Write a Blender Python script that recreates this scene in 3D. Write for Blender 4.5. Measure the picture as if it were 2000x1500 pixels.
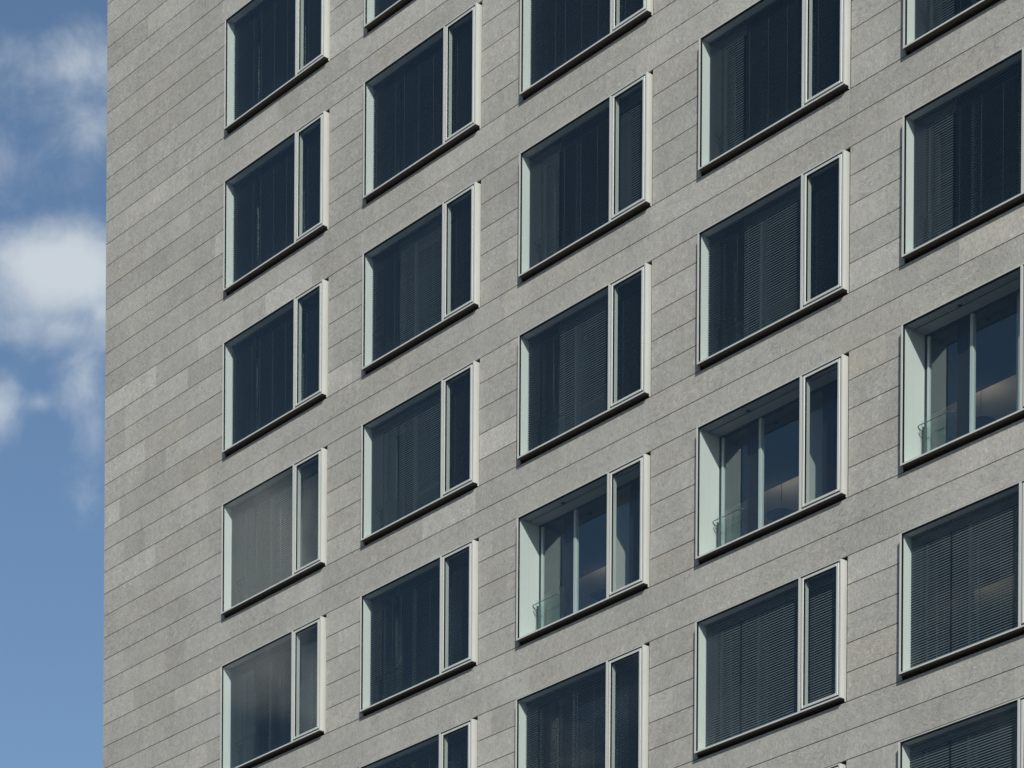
import bpy, bmesh, math, random
from mathutils import Matrix, Vector

for o in list(bpy.data.objects):
    bpy.data.objects.remove(o)
scene = bpy.context.scene
COL = scene.collection
rng = random.Random(11)

# ------------------------------------------------------------------ camera
Z0 = 31.91                       # height of the reference floor joint
R = Matrix(((0.6433314786594644, -0.7655657185544991, -0.005808540260733956),
            (0.7655612029061749, 0.6433538385720587, -0.0034471726745200918),
            (0.0063759838987939455, -0.002229118375242922, 0.9999771886701174)))
RT = Vector((R[0][0], R[1][0], R[2][0]))
FW = Vector((R[0][1], R[1][1], R[2][1]))
UP = Vector((R[0][2], R[1][2], R[2][2]))
F = 6093.06
CY = 3631.85
cam = bpy.data.cameras.new("camera")
cam.sensor_width = 36
cam.lens = 36 * F / 2000
cam.shift_y = (CY - 750) / 2000
cam.clip_start = 0.5
cam.clip_end = 20000
cam_o = bpy.data.objects.new("camera", cam)
M = Matrix(((RT.x, UP.x, -FW.x, 60.9073), (RT.y, UP.y, -FW.y, -38.7297),
            (RT.z, UP.z, -FW.z, -30.2625 + Z0), (0, 0, 0, 1)))
cam_o.matrix_world = M
COL.objects.link(cam_o)
scene.camera = cam_o

# ------------------------------------------------------------------ light
SUN = Vector((1.43, -1.0, 1.10)).normalized()
EL = math.asin(SUN.z)
AZ = math.atan2(SUN.x, SUN.y)
SUN_E = 4.8
SKY_E = 0.099
sl = bpy.data.lights.new("sun", 'SUN')
sl.energy = SUN_E
sl.angle = math.radians(0.55)
sl.color = (1.0, 0.965, 0.90)
so = bpy.data.objects.new("sun", sl)
so.rotation_euler = SUN.to_track_quat('Z', 'Y').to_euler()
COL.objects.link(so)
scene.view_settings.view_transform = 'Standard'
scene.view_settings.look = 'None'
scene.view_settings.exposure = 0.0
scene.view_settings.gamma = 1.0
scene.view_settings.use_curve_mapping = False
scene.cycles.transparent_max_bounces = 24
scene.cycles.max_bounces = 9
scene.cycles.caustics_reflective = False
scene.cycles.caustics_refractive = False


class G:
    """small helper for node graphs"""
    def __init__(s, tree):
        s.t = tree
        s.n = tree.nodes
        s.l = tree.links

    def node(s, typ, **kw):
        n = s.n.new(typ)
        for k, v in kw.items():
            setattr(n, k, v)
        return n

    def put(s, sock, v):
        if v is None:
            return
        if isinstance(v, bpy.types.NodeSocket):
            s.l.new(v, sock)
        else:
            sock.default_value = v

    def m(s, op, a, b=None, c=None, clamp=False):
        n = s.node('ShaderNodeMath', operation=op, use_clamp=clamp)
        s.put(n.inputs[0], a)
        s.put(n.inputs[1], b)
        s.put(n.inputs[2], c)
        return n.outputs[0]

    def dot(s, v, d):
        n = s.node('ShaderNodeVectorMath', operation='DOT_PRODUCT')
        s.put(n.inputs[0], v)
        n.inputs[1].default_value = d
        return n.outputs['Value']

    def noise(s, vec, scale, detail=4, rough=0.55, dist=0.0, lac=2.0):
        n = s.node('ShaderNodeTexNoise')
        s.put(n.inputs['Vector'], vec)
        n.inputs['Scale'].default_value = scale
        n.inputs['Detail'].default_value = detail
        n.inputs['Roughness'].default_value = rough
        n.inputs['Distortion'].default_value = dist
        n.inputs['Lacunarity'].default_value = lac
        return n.outputs['Fac']

    def mix(s, f, a, b, blend='MIX'):
        n = s.node('ShaderNodeMix', data_type='RGBA', blend_type=blend)
        s.put(n.inputs[0], f)
        s.put(n.inputs[6], a)
        s.put(n.inputs[7], b)
        return n.outputs[2]

    def ramp(s, v, lo, hi, a=0.0, b=1.0, smooth=True):
        n = s.node('ShaderNodeMapRange')
        n.interpolation_type = 'SMOOTHSTEP' if smooth else 'LINEAR'
        s.put(n.inputs[0], v)
        n.inputs[1].default_value = lo
        n.inputs[2].default_value = hi
        n.inputs[3].default_value = a
        n.inputs[4].default_value = b
        return n.outputs[0]

    def combine(s, x, y, z):
        n = s.node('ShaderNodeCombineXYZ')
        s.put(n.inputs[0], x)
        s.put(n.inputs[1], y)
        s.put(n.inputs[2], z)
        return n.outputs[0]


# ------------------------------------------------------------------ world: clear sky with real cloud directions
world = bpy.data.worlds.new("World")
scene.world = world
world.use_nodes = True
g = G(world.node_tree)
bg = world.node_tree.nodes['Background']
sky = g.node('ShaderNodeTexSky')
sky.sky_type = 'NISHITA'
sky.sun_disc = False
sky.sun_elevation = EL
sky.sun_rotation = AZ
sky.air_density = 1.0
sky.dust_density = 0.5
sky.ozone_density = 1.6
tc = g.node('ShaderNodeTexCoord')
D = tc.outputs['Generated']


def cloud_field(fw, rt, up, blobs, seed):
    """cloud cover round the sky direction fw; blobs in thousandths of the tangent plane"""
    df = g.m('MAXIMUM', g.dot(D, fw), 0.02)
    x = g.m('DIVIDE', g.dot(D, rt), df)
    y = g.m('DIVIDE', g.dot(D, up), df)
    v = g.combine(x, y, seed)
    n1 = g.noise(v, 34, 10, 0.64, 0.3)
    n2 = g.noise(v, 11, 3, 0.5)
    wob = g.m('MULTIPLY_ADD', n1, 0.75, g.m('MULTIPLY', n2, 0.5))
    wob = g.m('SUBTRACT', wob, 0.62)
    tot = None
    for (bx, by, rx, ry, s) in blobs:
        ex = g.m('DIVIDE', g.m('SUBTRACT', x, bx), rx)
        ey = g.m('DIVIDE', g.m('SUBTRACT', y, by), ry)
        r2 = g.m('ADD', g.m('MULTIPLY', ex, ex), g.m('MULTIPLY', ey, ey))
        k = g.m('MULTIPLY', g.m('SUBTRACT', 1.0, g.m('SQRT', r2)), s)
        tot = k if tot is None else g.m('SMOOTH_MAX', tot, k, 0.25)
    dens = g.m('MULTIPLY_ADD', wob, 1.9, tot)
    front = g.m('GREATER_THAN', g.dot(D, fw), 0.3)
    return g.m('MULTIPLY', g.ramp(dens, -0.12, 1.1), front)


def px(x, y, rx, ry, s):
    return ((x - 1000) / F, (CY - y) / F, rx / F, ry / F, s)


blobs = [px(135, 540, 195, 135, 1.45), px(60, 510, 110, 95, 1.0), px(120, 640, 140, 70, 0.8), px(165, 740, 75, 150, 0.62),
         px(115, 135, 140, 80, 0.36), px(165, 250, 100, 110, 0.26), px(20, 325, 70, 65, 0.18), px(0, 800, 60, 85, 0.62),
         px(80, 785, 42, 30, 0.45), px(185, 860, 60, 110, 0.45), px(195, 610, 90, 110, 0.9)]
c1 = cloud_field(FW, RT, UP, blobs, 3.1)
# the sky opposite the facade, seen only in the glass
FWm = Vector((FW.x, -FW.y, FW.z))
RTm = Vector((RT.x, -RT.y, RT.z))
UPm = Vector((UP.x, -UP.y, UP.z))
blobs_m = [px(520, 1090, 125, 220, 1.5), px(520, 1310, 110, 90, 0.7), px(640, 1350, 60, 120, 0.8), px(1550, 1420, 420, 130, 0.25), px(1900, 1080, 160, 110, 0.15)]
c2 = cloud_field(FWm, RTm, UPm, blobs_m, 7.7)
hs = g.node('ShaderNodeHueSaturation')
hs.inputs['Saturation'].default_value = 1.04
g.put(hs.inputs['Color'], g.mix(1.0, sky.outputs[0], (0.97, 1.0, 1.01, 1), 'MULTIPLY'))
cl = g.mix(g.m('MULTIPLY', c1, 0.93), hs.outputs[0], (6.2, 6.8, 7.3, 1))
cl = g.mix(g.m('MULTIPLY', c2, 0.9), cl, (11.6, 11.7, 11.6, 1))
g.put(bg.inputs[0], cl)
bg.inputs[1].default_value = SKY_E


# ------------------------------------------------------------------ materials
def mat(name, base, rough=0.5, metal=0.0, spec=0.5):
    m = bpy.data.materials.new(name)
    m.use_nodes = True
    b = m.node_tree.nodes['Principled BSDF']
    b.inputs['Base Color'].default_value = (*base, 1)
    b.inputs['Roughness'].default_value = rough
    b.inputs['Metallic'].default_value = metal
    b.inputs['Specular IOR Level'].default_value = spec
    return m


def var(m, scale, amt, base, rough_amt=0.0, stretch=(1, 1, 1)):
    """uneven colour and gloss"""
    gg = G(m.node_tree)
    t = gg.node('ShaderNodeTexCoord')
    geo = gg.node('ShaderNodeNewGeometry')
    mp = gg.node('ShaderNodeMapping')
    mp.inputs['Scale'].default_value = stretch
    gg.put(mp.inputs[0], geo.outputs['Position'])
    n = gg.noise(mp.outputs[0], scale, 5, 0.6)
    k = gg.ramp(n, 0.3, 0.7, 1 - amt, 1 + amt, smooth=False)
    c = gg.mix(1.0, (*base, 1), gg.combine(k, k, k), 'MULTIPLY')
    b = m.node_tree.nodes['Principled BSDF']
    gg.put(b.inputs['Base Color'], c)
    if rough_amt:
        r0 = b.inputs['Roughness'].default_value
        gg.put(b.inputs['Roughness'], gg.ramp(n, 0.3, 0.7, r0 - rough_amt, r0 + rough_amt, smooth=False))
    return m


def stone_material():
    m = bpy.data.materials.new("quartzite")
    m.use_nodes = True
    q = G(m.node_tree)
    b = m.node_tree.nodes['Principled BSDF']
    geo = q.node('ShaderNodeNewGeometry')
    sep = q.node('ShaderNodeSeparateXYZ')
    q.put(sep.inputs[0], geo.outputs['Position'])
    at = q.node('ShaderNodeAttribute')
    at.attribute_name = 'panel'
    sc_ = q.node('ShaderNodeSeparateColor')
    q.put(sc_.inputs[0], at.outputs['Color'])
    tone, rid, warm = sc_.outputs[0], sc_.outputs[1], sc_.outputs[2]
    # plane coordinates of the face, turned by a different angle in each slab
    u = q.m('ADD', sep.outputs[0], q.m('MULTIPLY', sep.outputs[1], 1.0))
    w = sep.outputs[2]
    ang = q.m('MULTIPLY_ADD', rid, 2.4, -0.2)
    ca = q.m('COSINE', ang)
    sa = q.m('SINE', ang)
    a = q.m('ADD', q.m('MULTIPLY', u, ca), q.m('MULTIPLY', w, sa))
    c = q.m('SUBTRACT', q.m('MULTIPLY', w, ca), q.m('MULTIPLY', u, sa))
    off = q.m('MULTIPLY', rid, 37.0)
    vA = q.combine(q.m('ADD', a, off), q.m('MULTIPLY', c, 0.5), off)      # fibres
    vB = q.combine(u, w, off)
    fib = q.noise(vA, 29, 5, 0.70, 0.9)
    fin = q.noise(vB, 62, 3, 0.7)
    mid = q.noise(vB, 7, 5, 0.6, 0.4)
    big = q.noise(q.combine(u, w, 0.0), 0.55, 4, 0.6)
    streak = q.noise(q.combine(u, q.m('MULTIPLY', w, 0.18), 5.0), 2.2, 5, 0.6)
    f = q.ramp(fib, 0.30, 0.72, -1.0, 1.0, smooth=False)
    f2 = q.ramp(fin, 0.30, 0.70, -1.0, 1.0, smooth=False)
    fl = q.ramp(fib, 0.60, 0.74)                 # pale mica flecks
    dk = q.ramp(fib, 0.40, 0.27)                 # dark flecks
    v = q.m('MULTIPLY_ADD', f, 0.22, 0.985)
    v = q.m('MULTIPLY_ADD', f2, 0.17, v)
    v = q.m('ADD', v, q.ramp(mid, 0.3, 0.7, -0.085, 0.085, False))
    v = q.m('ADD', v, q.ramp(big, 0.3, 0.7, -0.08, 0.08, False))
    v = q.m('ADD', v, q.ramp(streak, 0.35, 0.65, -0.035, 0.035, False))
    v = q.m('ADD', v, q.m('MULTIPLY', fl, 0.42))
    v = q.m('SUBTRACT', v, q.m('MULTIPLY', dk, 0.12))
    # pale lime blooms and coarse-grained slabs
    patch = q.ramp(q.noise(q.combine(u, q.m('MULTIPLY', w, 0.6), 71.0), 2.6, 6, 0.68), 0.60, 0.70)
    v = q.m('ADD', v, q.m('MULTIPLY', patch, 0.13))
    coarse = q.ramp(q.noise(vA, 12, 5, 0.7, 1.4), 0.35, 0.65, -1.0, 1.0, False)
    v = q.m('MULTIPLY_ADD', q.m('MULTIPLY', coarse, q.ramp(rid, 0.3, 0.9)), 0.12, v)
    v = q.m('MULTIPLY', v, q.ramp(tone, 0, 1, 0.83, 1.15, False))
    # rare white veins and dark marks
    vein = q.noise(q.combine(u, w, 11.0), 0.8, 3, 0.5, 1.2)
    vl = q.m('SUBTRACT', 1.0, q.ramp(q.m('ABSOLUTE', q.m('SUBTRACT', vein, 0.5)), 0.0, 0.006))
    gate = q.ramp(q.noise(q.combine(u, w, 23.0), 1.1, 2), 0.60, 0.68)
    v = q.m('ADD', v, q.m('MULTIPLY', q.m('MULTIPLY', vl, gate), 0.22))
    spot = q.ramp(q.noise(q.combine(u, w, 41.0), 3.3, 3, 0.5), 0.74, 0.80)
    v = q.m('SUBTRACT', v, q.m('MULTIPLY', spot, 0.22))
    base = q.mix(warm, (0.368, 0.360, 0.326, 1), (0.386, 0.364, 0.310, 1))
    hue = q.ramp(q.noise(vB, 16, 3, 0.6), 0.42, 0.62)
    base = q.mix(hue, base, (0.364, 0.357, 0.338, 1))
    col = q.mix(1.0, base, q.combine(v, v, v), 'MULTIPLY')
    q.put(b.inputs['Base Color'], col)
    b.inputs['Roughness'].default_value = 0.72
    b.inputs['Specular IOR Level'].default_value = 0.35
    bump = q.node('ShaderNodeBump')
    bump.inputs['Strength'].default_value = 0.8
    bump.inputs['Distance'].default_value = 0.006
    q.put(bump.inputs['Height'], q.m('ADD', fib, q.m('MULTIPLY', fin, 0.5)))
    q.put(b.inputs['Normal'], bump.outputs[0])
    return m


def glass_material(name, tint, ior, blur=0.0, wav=0.0):
    m = bpy.data.materials.new(name)
    m.use_nodes = True
    q = G(m.node_tree)
    m.node_tree.nodes.remove(m.node_tree.nodes['Principled BSDF'])
    out = m.node_tree.nodes['Material Output']
    tr = q.node('ShaderNodeBsdfTransparent')
    tr.inputs[0].default_value = (*tint, 1)
    gl = q.node('ShaderNodeBsdfGlossy')
    gl.inputs['Color'].default_value = (0.91, 0.96, 0.965, 1)
    gl.inputs['Roughness'].default_value = blur
    fr = q.node('ShaderNodeFresnel')
    gb = q.node('ShaderNodeNewGeometry')
    # keep the same air-to-glass reflectance on both faces of the sheet
    q.put(fr.inputs['IOR'], q.m('MULTIPLY_ADD', gb.outputs['Backfacing'], 1.0 / ior - ior, ior))
    if wav:
        geo = q.node('ShaderNodeNewGeometry')
        bump = q.node('ShaderNodeBump')
        bump.inputs['Strength'].default_value = 1.0
        bump.inputs['Distance'].default_value = wav
        q.put(bump.inputs['Height'], q.noise(geo.outputs['Position'], 0.9, 1, 0.4))
        q.put(gl.inputs['Normal'], bump.outputs[0])
    mx = q.node('ShaderNodeMixShader')
    q.put(mx.inputs[0], fr.outputs[0])
    q.put(mx.inputs[1], tr.outputs[0])
    q.put(mx.inputs[2], gl.outputs[0])
    q.put(out.inputs[0], mx.outputs[0])
    return m


M_STONE = stone_material()
M_DARK = mat("dark_membrane", (0.03, 0.028, 0.026), 0.9)
M_METAL = var(mat("pale_aluminium", (0.56, 0.57, 0.56), 0.42, 0.25), 3.0, 0.05, (0.555, 0.57, 0.53), 0.05, (1, 1, 0.25))
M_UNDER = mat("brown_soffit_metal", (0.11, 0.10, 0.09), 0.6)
M_GASKET = mat("black_gasket", (0.012, 0.010, 0.009), 0.9, 0, 0.1)
M_LINING = mat("white_lining", (0.72, 0.72, 0.69), 0.5)
M_SLAT = var(mat("grey_slat", (0.2, 0.21, 0.21), 0.5, 0.0), 2.0, 0.08, (0.125, 0.14, 0.143))
M_INNER = mat("white_inner_frame", (0.52, 0.56, 0.545), 0.45)
M_INDARK = mat("dark_inner_frame", (0.018, 0.02, 0.024), 0.25)
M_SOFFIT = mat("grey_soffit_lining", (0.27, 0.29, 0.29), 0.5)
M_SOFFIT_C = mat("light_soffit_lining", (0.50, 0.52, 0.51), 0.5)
M_STEEL = mat("handrail_steel", (0.12, 0.12, 0.12), 0.35, 0.6)
M_PANE = glass_material("outer_glass", (0.895, 0.93, 0.925), 1.38, 0.0, 0.0006)
M_PANE_IN = glass_material("inner_glass", (0.93, 0.95, 0.955), 1.72)
M_GUARD = glass_material("guard_glass", (0.925, 0.975, 0.96), 1.32)
M_ROOMWALL = mat("room_plaster", (0.62, 0.58, 0.52), 0.9)
M_ROOMFLOOR = mat("room_wood_floor", (0.70, 0.54, 0.38), 0.5)
M_ROOMCEIL = mat("room_ceiling", (0.80, 0.76, 0.70), 0.9)
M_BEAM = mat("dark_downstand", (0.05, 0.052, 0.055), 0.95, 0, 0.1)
M_LAMP = mat("lamp_black", (0.02, 0.02, 0.022), 0.5)
M_ROOF = var(mat("roof_gravel", (0.2, 0.2, 0.19), 0.9), 6, 0.2, (0.2, 0.2, 0.19))
M_GROUND = var(mat("asphalt", (0.05, 0.05, 0.05), 0.9), 0.4, 0.25, (0.085, 0.08, 0.073))


# ------------------------------------------------------------------ mesh helpers
def new_bm():
    return bmesh.new()


def box(bm, x0, x1, y0, y1, z0, z1, mi=0):
    v = [bm.verts.new((x, y, z)) for x in (x0, x1) for y in (y0, y1) for z in (z0, z1)]
    fs = []
    for idx in ((0, 1, 3, 2), (4, 6, 7, 5), (0, 4, 5, 1), (2, 3, 7, 6), (0, 2, 6, 4), (1, 5, 7, 3)):
        f = bm.faces.new([v[i] for i in idx])
        f.material_index = mi
        fs.append(f)
    return fs


def ring(bm, x0, x1, z0, z1, t, y0, y1, mi=0):
    """rectangular ring in the x-z plane; t = (left, right, bottom, top)"""
    l, r, b, tp = t
    if l:
        box(bm, x0, x0 + l, y0, y1, z0, z1, mi)
    if r:
        box(bm, x1 - r, x1, y0, y1, z0, z1, mi)
    if b:
        box(bm, x0 + l, x1 - r, y0, y1, z0, z0 + b, mi)
    if tp:
        box(bm, x0 + l, x1 - r, y0, y1, z1 - tp, z1, mi)


def mesh(name, bm, mats, bevel=0.0):
    bmesh.ops.recalc_face_normals(bm, faces=bm.faces[:])
    if bevel:
        es = [e for e in bm.edges if len(e.link_faces) == 2 and e.calc_face_angle(0) > 0.5]
        bmesh.ops.bevel(bm, geom=es, offset=bevel, segments=1, affect='EDGES', profile=0.5)
    me = bpy.data.meshes.new(name)
    bm.to_mesh(me)
    bm.free()
    for m_ in (mats if isinstance(mats, (list, tuple)) else [mats]):
        me.materials.append(m_)
    return me


def obj(name, me, parent=None, loc=(0, 0, 0)):
    o = bpy.data.objects.new(name, me)
    COL.objects.link(o)
    o.location = loc
    if parent:
        o.parent = parent
    return o


def tube(bm, pts, r, n=8, mi=0):
    rings = []
    for i, p in enumerate(pts):
        p = Vector(p)
        a = Vector(pts[max(0, i - 1)])
        b = Vector(pts[min(len(pts) - 1, i + 1)])
        d = (b - a).normalized()
        s = d.cross(Vector((0.13, 0.2, 1))).normalized()
        t = d.cross(s).normalized()
        rings.append([bm.verts.new(p + (s * math.cos(k * 2 * math.pi / n) + t * math.sin(k * 2 * math.pi / n)) * r) for k in range(n)])
    for a, b in zip(rings, rings[1:]):
        for k in range(n):
            f = bm.faces.new((a[k], a[(k + 1) % n], b[(k + 1) % n], b[k]))
            f.material_index = mi
            f.smooth = True
    for e, rr in ((0, rings[0]), (1, rings[-1])):
        f = bm.faces.new(rr if e else rr[::-1])
        f.material_index = mi


# ------------------------------------------------------------------ ground
bm = new_bm()
S = 4000
vs = [bm.verts.new((x, y, 0)) for x, y in ((-S, -S), (S, -S), (S, S), (-S, S))]
bm.faces.new(vs)
go = obj("ground", mesh("ground", bm, M_GROUND))
go["kind"] = "structure"

# ------------------------------------------------------------------ building shell
H = 0.5                       # course of stone
FL = 3.5                      # storey
P = 4.9947                    # window spacing
W = 3.6366                    # window width
UA = 4.8773                   # first window
ZB, ZT = 0.063, 2.436         # bottom and top of the window frame above its joint
GAP = 0.046
COLS = range(0, 6)
ROWS = range(-5, 4)
XW = 36.0                     # facade length
ZTOP = Z0 + 24 * H + 18
NC0 = -math.floor(Z0 / H)     # first course index
NC1 = 60
DEPTH = 17.0
DX = {0: 0.0, 1: 0.0, 2: -0.025, 3: 0.0, 4: 0.0, 5: 0.0}


def wx(c):
    return UA + c * P + DX[c]


def is_open(c, k):
    """is course k (0.5 m high) of column c inside a window opening"""
    r, q = divmod(k, 7)
    return r in ROWS and q < 5


building = bpy.data.objects.new("office_building", None)
COL.objects.link(building)
building["label"] = "tall office building clad in grey stone bands with projecting pale box windows"
building["category"] = "building"

# stone slabs: front and left return
bm = new_bm()
lay = bm.loops.layers.color.new('panel')


def slab(x0, x1, z0, z1, side=False):
    tone = min(1, max(0, rng.gauss(0.5, 0.22 if x0 < UA else 0.15)))
    c = (tone, rng.random(), min(1, max(0, rng.gauss(0.45, 0.25))), 1)
    e = 0.0076
    t = 0.0010
    if side:
        fs = box(bm, 0.0, 0.034, x0 + t, x1 - t, z0 + e, z1 - e)
    else:
        dy = rng.uniform(-0.0008, 0.0008)
        fs = box(bm, x0 + t, x1 - t, dy, 0.034, z0 + e, z1 - e)
    for f in fs:
        for lp in f.loops:
            lp[lay] = c


def run(x0, x1, z0, z1, side=False):
    x = x0
    first = True
    mod = 0.84
    while x < x1 - 1e-6:
        n = rng.choice((1, 2, 2, 2, 3)) * mod
        if first:
            n *= rng.choice((0.5, 1.0, 0.75))
            first = False
        xe = min(x1, x + n)
        if x1 - xe < 0.3:
            xe = x1
        slab(x, xe, z0, z1, side)
        x = xe


for k in range(NC0, NC1):
    z0 = Z0 + k * H
    z1 = z0 + H
    if is_open(0, k):
        edge = 0.0
        for c in COLS:
            run(edge, wx(c) - GAP, z0, z1)
            edge = wx(c) + W + GAP
        run(edge, XW, z0, z1)
    else:
        run(0.0, XW, z0, z1)
    run(0.04, DEPTH, z0, z1, side=True)
ZT_ALL = Z0 + NC1 * H
clad = obj("stone_cladding", mesh("stone_cladding", bm, M_STONE), building)

# dark wall core behind the slabs, with window holes
bm = new_bm()
CY0, CY1 = 0.10, 0.46
zb = 0.0
for r in ROWS:
    zz = Z0 + r * FL
    box(bm, 0.10, XW, CY0, CY1, zb, zz + ZB)
    edge = 0.10
    for c in COLS:
        box(bm, edge, wx(c), CY0, CY1, zz + ZB, zz + ZT)
        edge = wx(c) + W
    box(bm, edge, XW, CY0, CY1, zz + ZB, zz + ZT)
    zb = zz + ZT
box(bm, 0.10, XW, CY0, CY1, zb, ZT_ALL - 0.05)
box(bm, 0.10, 0.40, CY1, DEPTH - 0.3, 0, ZT_ALL - 0.05)
obj("wall_core", mesh("wall_core", bm, M_DARK), building)
bm = new_bm()
box(bm, 0.0, XW, DEPTH, DEPTH + 0.3, 0, ZT_ALL)
box(bm, XW, XW + 0.3, 0.0, DEPTH + 0.3, 0, ZT_ALL)
obj("rear_wall", mesh("rear_wall", bm, M_STONE), building)
bm = new_bm()
box(bm, 0.0, XW + 0.3, 0.0, DEPTH + 0.3, ZT_ALL + 0.006, ZT_ALL + 0.25)
obj("roof", mesh("roof", bm, M_ROOF), building)

# ------------------------------------------------------------------ window meshes, in the window's own coordinates
YF = -0.115                    # front of the frame
XM0, XM1 = 2.610, 2.656        # mullion
SX0, SX1 = 2.684, 3.574        # sash
SZ0, SZ1 = 0.121, 2.389


def frame_mesh(vented):
    bm = new_bm()
    ring(bm, 0, W, ZB, ZT, (0.035, 0.035, 0, 0.018), YF, 0.11)
    if not vented:
        box(bm, 0.035, W - 0.035, YF, 0.11, ZB, ZB + 0.030)
    else:
        # bottom plate with a row of ventilation slots near the stone
        box(bm, 0.035, W - 0.035, YF, -0.090, ZB, ZB + 0.030)
        box(bm, 0.035, W - 0.035, -0.056, 0.11, ZB, ZB + 0.030)
        x = 0.035
        while x < W - 0.04:
            box(bm, x, min(x + 0.026, W - 0.035), -0.090, -0.056, ZB, ZB + 0.006)
            x += 0.046
    # thin fixing flange that closes against the wall on the right
    box(bm, W - 0.006, W, -0.004, 0.11, ZB - 0.045, ZB)
    bmesh.ops.recalc_face_normals(bm, faces=bm.faces[:])
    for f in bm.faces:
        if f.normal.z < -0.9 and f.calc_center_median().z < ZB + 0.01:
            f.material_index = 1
    return mesh("frame", bm, [M_METAL, M_UNDER])


ME_FRAME = frame_mesh(False)
ME_FRAME_V = frame_mesh(True)
bm = new_bm()
box(bm, XM0, XM1, YF + 0.001, -0.04, ZB + 0.030, ZT - 0.018)
box(bm, XM0 + 0.012, 2.748, -0.078, 0.0, ZB + 0.030, ZT - 0.018)
ME_MULL = mesh("mullion", bm, M_METAL)
bm = new_bm()
ring(bm, SX0, SX1, SZ0, SZ1, (0.050, 0.050, 0.042, 0.042), YF, -0.086)
ME_SASH = mesh("sash_frame", bm, M_METAL, 0.002)
bm = new_bm()
ring(bm, 0.035, XM0, ZB + 0.030, ZT - 0.018, (0.026, 0.006, 0.004, 0.024), YF + 0.012, -0.082)
ring(bm, XM1, W - 0.035, ZB + 0.030, ZT - 0.018, (0.028, 0.028, 0.028, 0.029), YF + 0.022, -0.084)
ring(bm, SX0 + 0.050, SX1 - 0.050, SZ0 + 0.042, SZ1 - 0.042, (0.024, 0.008, 0.005, 0.020), YF + 0.010, -0.088)
ME_GASK = mesh("gasket", bm, M_GASKET)
bm = new_bm()
box(bm, 0.050, XM0 + 0.002, -0.099, -0.093, ZB + 0.028, ZT - 0.022)
ME_PANE = mesh("pane", bm, M_PANE)
bm = new_bm()
box(bm, SX0 + 0.046, SX1 - 0.046, -0.100, -0.094, SZ0 + 0.038, SZ1 - 0.038)
ME_SPANE = mesh("sash_pane", bm, M_PANE)


def lining_mesh(slotted):
    """reveal lining; panels with a thin joint half-way, and the slot the blind comes out of"""
    bm = new_bm()
    zi0, zi1 = ZB + 0.034, ZT - 0.034
    xi0, xi1 = 0.052, W - 0.052
    for y0, y1 in ((-0.080, 0.147), (0.151, 0.415)):
        box(bm, 0.037, xi0, y0, y1, ZB + 0.031, ZT - 0.02)
        box(bm, xi1, W - 0.037, y0, y1, ZB + 0.031, ZT - 0.02)
        box(bm, xi0, xi1, y0, y1, ZB + 0.031, zi0)
    for y0, y1 in (((-0.080, 0.060), (0.068, 0.118), (0.150, 0.415)) if slotted else ((-0.080, 0.080), (0.165, 0.415))):
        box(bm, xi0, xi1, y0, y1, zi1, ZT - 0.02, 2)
    box(bm, 0.037, W - 0.037, -0.080, 0.415, ZT - 0.0195, ZT - 0.0185, 1)
    box(bm, 0.0355, 0.0367, -0.080, 0.415, ZB + 0.031, ZT - 0.02, 1)
    if slotted:
        box(bm, 1.10, 1.16, 0.056, 0.122, zi1 - 0.012, zi1 + 0.004, 1)
        box(bm, 2.50, 2.56, 0.056, 0.122, zi1 - 0.012, zi1 + 0.004, 1)
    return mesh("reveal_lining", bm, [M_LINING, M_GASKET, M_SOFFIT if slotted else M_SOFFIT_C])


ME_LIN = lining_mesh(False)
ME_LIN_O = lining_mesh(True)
YI = 0.417
bm = new_bm()
ring(bm, 0.0, W, ZB, ZT, (0.055, 0.055, 0.06, 0.06), YI, YI + 0.07)
ring(bm, 0.055, 0.80, ZB + 0.06, ZT - 0.06, (0.060, 0.02, 0.02, 0.02), YI + 0.006, YI + 0.064)
box(bm, 0.80, 1.06, YI + 0.012, YI + 0.055, ZB + 0.06, ZT - 0.06)
box(bm, 2.64, 2.92, YI + 0.012, YI + 0.055, ZB + 0.06, ZT - 0.06)
ring(bm, 2.92, W - 0.055, ZB + 0.06, ZT - 0.06, (0.02, 0.04, 0.02, 0.02), YI + 0.006, YI + 0.064)
ME_IFRAME = mesh("inner_frame", bm, M_INDARK)
bm = new_bm()
box(bm, 1.075, 1.135, YI - 0.012, YI + 0.07, ZB + 0.06, ZT - 0.06)
ME_POST = mesh("inner_post", bm, M_INNER)
bm = new_bm()
box(bm, 0.118, 0.165, YI - 0.008, YI + 0.04, ZB + 0.082, ZT - 0.082)
box(bm, 0.165, 0.78, YI + 0.0, YI + 0.03, ZB + 0.082, ZB + 0.11)
ME_CASE = mesh("casement", bm, M_INNER)
bm = new_bm()
box(bm, 0.165, 0.775, YI + 0.02, YI + 0.026, ZB + 0.11, ZT - 0.10)
box(bm, 1.130, 2.640, YI + 0.02, YI + 0.026, ZB + 0.055, ZT - 0.055)
box(bm, 2.940, W - 0.092, YI + 0.02, YI + 0.026, ZB + 0.078, ZT - 0.078)
ME_IPANE = mesh("inner_pane", bm, M_PANE_IN)
bm = new_bm()
box(bm, 0.058, 0.82, 0.325, 0.335, ZB + 0.04, 0.93)
ME_GLASS = mesh("guard_glass", bm, M_GUARD)
bm = new_bm()
tube(bm, [(0.10, 0.345, 0.74), (0.075, 0.30, 0.76), (0.062, 0.265, 0.80), (0.066, 0.25, 0.815), (0.085, 0.245, 0.82),
          (0.74, 0.245, 0.82), (0.80, 0.255, 0.818), (0.83, 0.29, 0.81), (0.84, 0.34, 0.80)], 0.0075)
box(bm, 0.092, 0.112, 0.325, 0.405, ZB + 0.04, 0.82)
tube(bm, [(0.102, 0.34, 0.60), (0.07, 0.30, 0.66), (0.064, 0.27, 0.72)], 0.006)
ME_RAIL = mesh("handrail", bm, M_STEEL)


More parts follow.
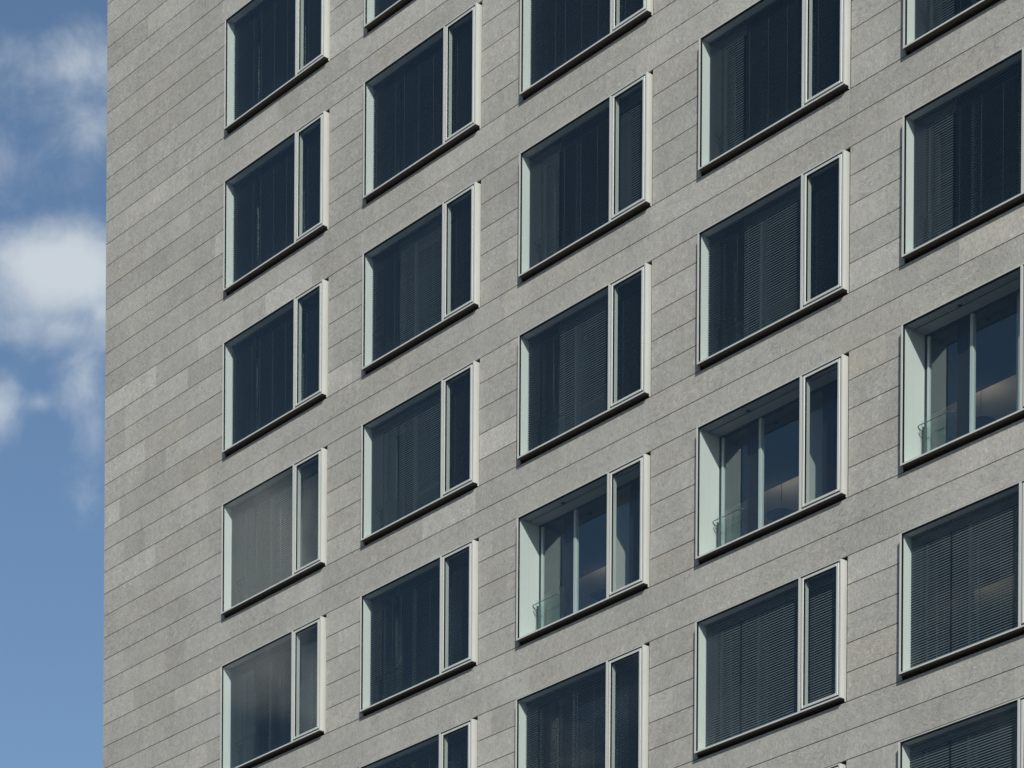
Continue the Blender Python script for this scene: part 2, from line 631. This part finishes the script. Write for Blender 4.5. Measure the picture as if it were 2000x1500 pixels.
def blind_mesh(x0, x1, tilt, zlow=0.115, seed=0):
    """one bank of slats, curved in section, with ladder cords, head and bottom rail"""
    rr = random.Random(seed)
    bm = new_bm()
    yc = 0.118
    hw = 0.027
    z = ZT - 0.075
    while z > zlow + 0.05:
        t = math.radians(tilt + rr.uniform(-1.2, 1.2))
        dz = rr.uniform(-0.0012, 0.0012)
        prev = None
        for s, sag in ((-1.0, 0.0), (-0.35, 0.0045), (0.35, 0.0045), (1.0, 0.0)):
            yy = yc + s * hw * math.cos(t) - sag * math.sin(t)
            zz = z + dz + s * hw * math.sin(t) + sag * math.cos(t)
            a = bm.verts.new((x0, yy, zz))
            b = bm.verts.new((x1, yy, zz + rr.uniform(-0.0008, 0.0008)))
            if prev:
                f = bm.faces.new((prev[0], prev[1], b, a))
                f.smooth = True
            prev = (a, b)
        z -= 0.0445
    box(bm, x0, x1, yc - 0.022, yc + 0.022, zlow + 0.01, zlow + 0.028)
    box(bm, x0, x1, yc - 0.028, yc + 0.028, ZT - 0.06, ZT - 0.036)
    n = max(2, int((x1 - x0) / 0.55) + 1)
    for i in range(n):
        xx = x0 + 0.12 + (x1 - x0 - 0.24) * i / (n - 1)
        for yy in (yc - 0.0275, yc + 0.0275):
            box(bm, xx - 0.0007, xx + 0.0007, yy - 0.001, yy + 0.001, zlow + 0.02, ZT - 0.05)
    return mesh("venetian_blind", bm, M_SLAT)


SECT = ((0.066, 0.940), (0.985, 2.640), (2.685, W - 0.062))
TILTS = (1, 6, 22, 43)
ME_BL = [[blind_mesh(a, b, t, seed=i * 7 + j) for j, t in enumerate(TILTS)] for i, (a, b) in enumerate(SECT)]

# room behind a window
bm = new_bm()
rx0, rx1, ry0, ry1, rz0, rz1 = -2.9, P - 2.98, 0.49, 6.2, -0.02, 2.86
box(bm, rx0, rx1, ry0, ry1, rz0 - 0.08, rz0, 1)
box(bm, rx0, rx1, ry0, ry1, rz1, rz1 + 0.08, 2)
box(bm, rx0 - 0.05, rx0, ry0, ry1, rz0, rz1, 0)
box(bm, rx1, rx1 + 0.02, ry0, ry1, rz0, rz1, 0)
box(bm, rx0, rx1, ry1, ry1 + 0.1, rz0, rz1, 0)
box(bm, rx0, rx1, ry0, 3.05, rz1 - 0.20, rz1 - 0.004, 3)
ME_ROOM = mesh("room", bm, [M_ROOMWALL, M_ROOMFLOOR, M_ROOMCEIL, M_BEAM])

# pendant lamp
bm = new_bm()
tube(bm, [(0, 0, 0), (0, 0, -0.72)], 0.006, 6)
ME_CORD = mesh("cord", bm, M_LAMP)
bm = new_bm()
N = 28
prof = [(0.03, -0.735), (0.08, -0.73), (0.18, -0.715), (0.29, -0.675), (0.30, -0.665), (0.28, -0.67), (0.17, -0.705), (0.03, -0.715)]
rg = [[bm.verts.new((r * math.cos(k * 2 * math.pi / N), r * math.sin(k * 2 * math.pi / N), z)) for k in range(N)] for r, z in prof]
for a, b in zip(rg, rg[1:]):
    for k in range(N):
        bm.faces.new((a[k], a[(k + 1) % N], b[(k + 1) % N], b[k])).smooth = True
bm.faces.new(rg[0])
bm.faces.new(rg[-1])
ME_SHADE = mesh("lamp_shade", bm, M_LAMP)

# ------------------------------------------------------------------ place the windows
OPEN = {(2, -2), (3, -2), (4, -2)}
PLAN = {  # (column,row): tilt index of the three banks
    (0, 2): (0, 1, 0), (0, 1): (0, 0, 1), (0, 0): (0, 0, 0), (0, -1): (3, 3, 3), (0, -2): (3, 0, 3),
    (1, 2): (0, 1, 0), (1, 1): (1, 0, 0), (1, 0): (0, 3, 0), (1, -1): (3, 3, 0), (1, -2): (1, 0, 0), (1, -3): (0, 1, 0),
    (2, 1): (1, 0, 0), (2, 0): (3, 1, 3), (2, -1): (0, 3, 0), (2, -3): (0, 0, 0),
    (3, 0): (3, 0, 1), (3, -1): (0, 3, 1), (3, -3): (3, 3, 3), (4, 0): (3, 2, 1), (4, -1): (3, 1, 1), (4, -3): (3, 3, 3), (4, -4): (3, 3, 3),
}
LAB = {(0, -1): "window whose glass mirrors a pale cloud over its lowered blind",
       (2, -2): "window with its blind raised, glass guard and white inner post showing",
       (3, -2): "window with its blind raised and a glass guard inside",
       (4, -2): "window with its blind raised, cut by the picture edge"}
for c in COLS:
    for r in ROWS:
        w = bpy.data.objects.new("window", None)
        COL.objects.link(w)
        w.parent = building
        w.location = (wx(c), 0, Z0 + r * FL)
        if (c, r) in LAB:
            w["label"] = LAB[(c, r)]
        op = (c, r) in OPEN
        obj("frame", ME_FRAME_V if op else ME_FRAME, w)
        obj("mullion", ME_MULL, w)
        obj("sash_frame", ME_SASH, w)
        obj("gasket", ME_GASK, w)
        for nm, me in (("pane", ME_PANE), ("sash_pane", ME_SPANE)):
            p_ = obj(nm, me, w)
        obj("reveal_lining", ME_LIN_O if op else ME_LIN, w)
        obj("inner_frame", ME_IFRAME, w)
        obj("inner_post", ME_POST, w)
        obj("casement", ME_CASE, w)
        obj("inner_pane", ME_IPANE, w)
        obj("guard_glass", ME_GLASS, w)
        obj("handrail", ME_RAIL, w)
        if not op:
            tl = PLAN.get((c, r), (1, 1, 1))
            for i in range(3):
                obj("venetian_blind", ME_BL[i][tl[i]], w)
        rm = obj("room", ME_ROOM, building)
        rm.location = w.location

for c, r, lab in ((2, -2, "dark dish pendant lamp behind the leftmost window without a lowered blind"),
               (3, -2, "dark dish pendant lamp behind the middle one of the three windows without blinds"),
               (4, -2, "dark dish pendant lamp behind the bare window at the right picture edge"),
               (4, -3, "pendant lamp glimpsed through lowered slats one floor below the bare right edge window")):
    t = bpy.data.objects.new("pendant_lamp", None)
    COL.objects.link(t)
    t.location = (wx(c) - 1.20, 3.25, Z0 + r * FL + 2.86)
    t["label"] = lab
    t["category"] = "lamp"
    t["group"] = "pendant lamps in the rooms with raised blinds"
    obj("cord", ME_CORD, t)
    obj("lamp_shade", ME_SHADE, t)
    bl = bpy.data.lights.new("bulb", 'AREA')       # the lamp is lit and washes the ceiling above its dish
    bl.energy = 1.7 if r == -2 else 0.9
    bl.color = (1.0, 0.80, 0.60)
    bl.shape = 'DISK'
    bl.size = 0.44
    bo = bpy.data.objects.new("bulb", bl)
    bo.location = (0, 0, -0.64)
    bo.rotation_euler = (math.pi, 0, 0)
    bo.parent = t
    COL.objects.link(bo)
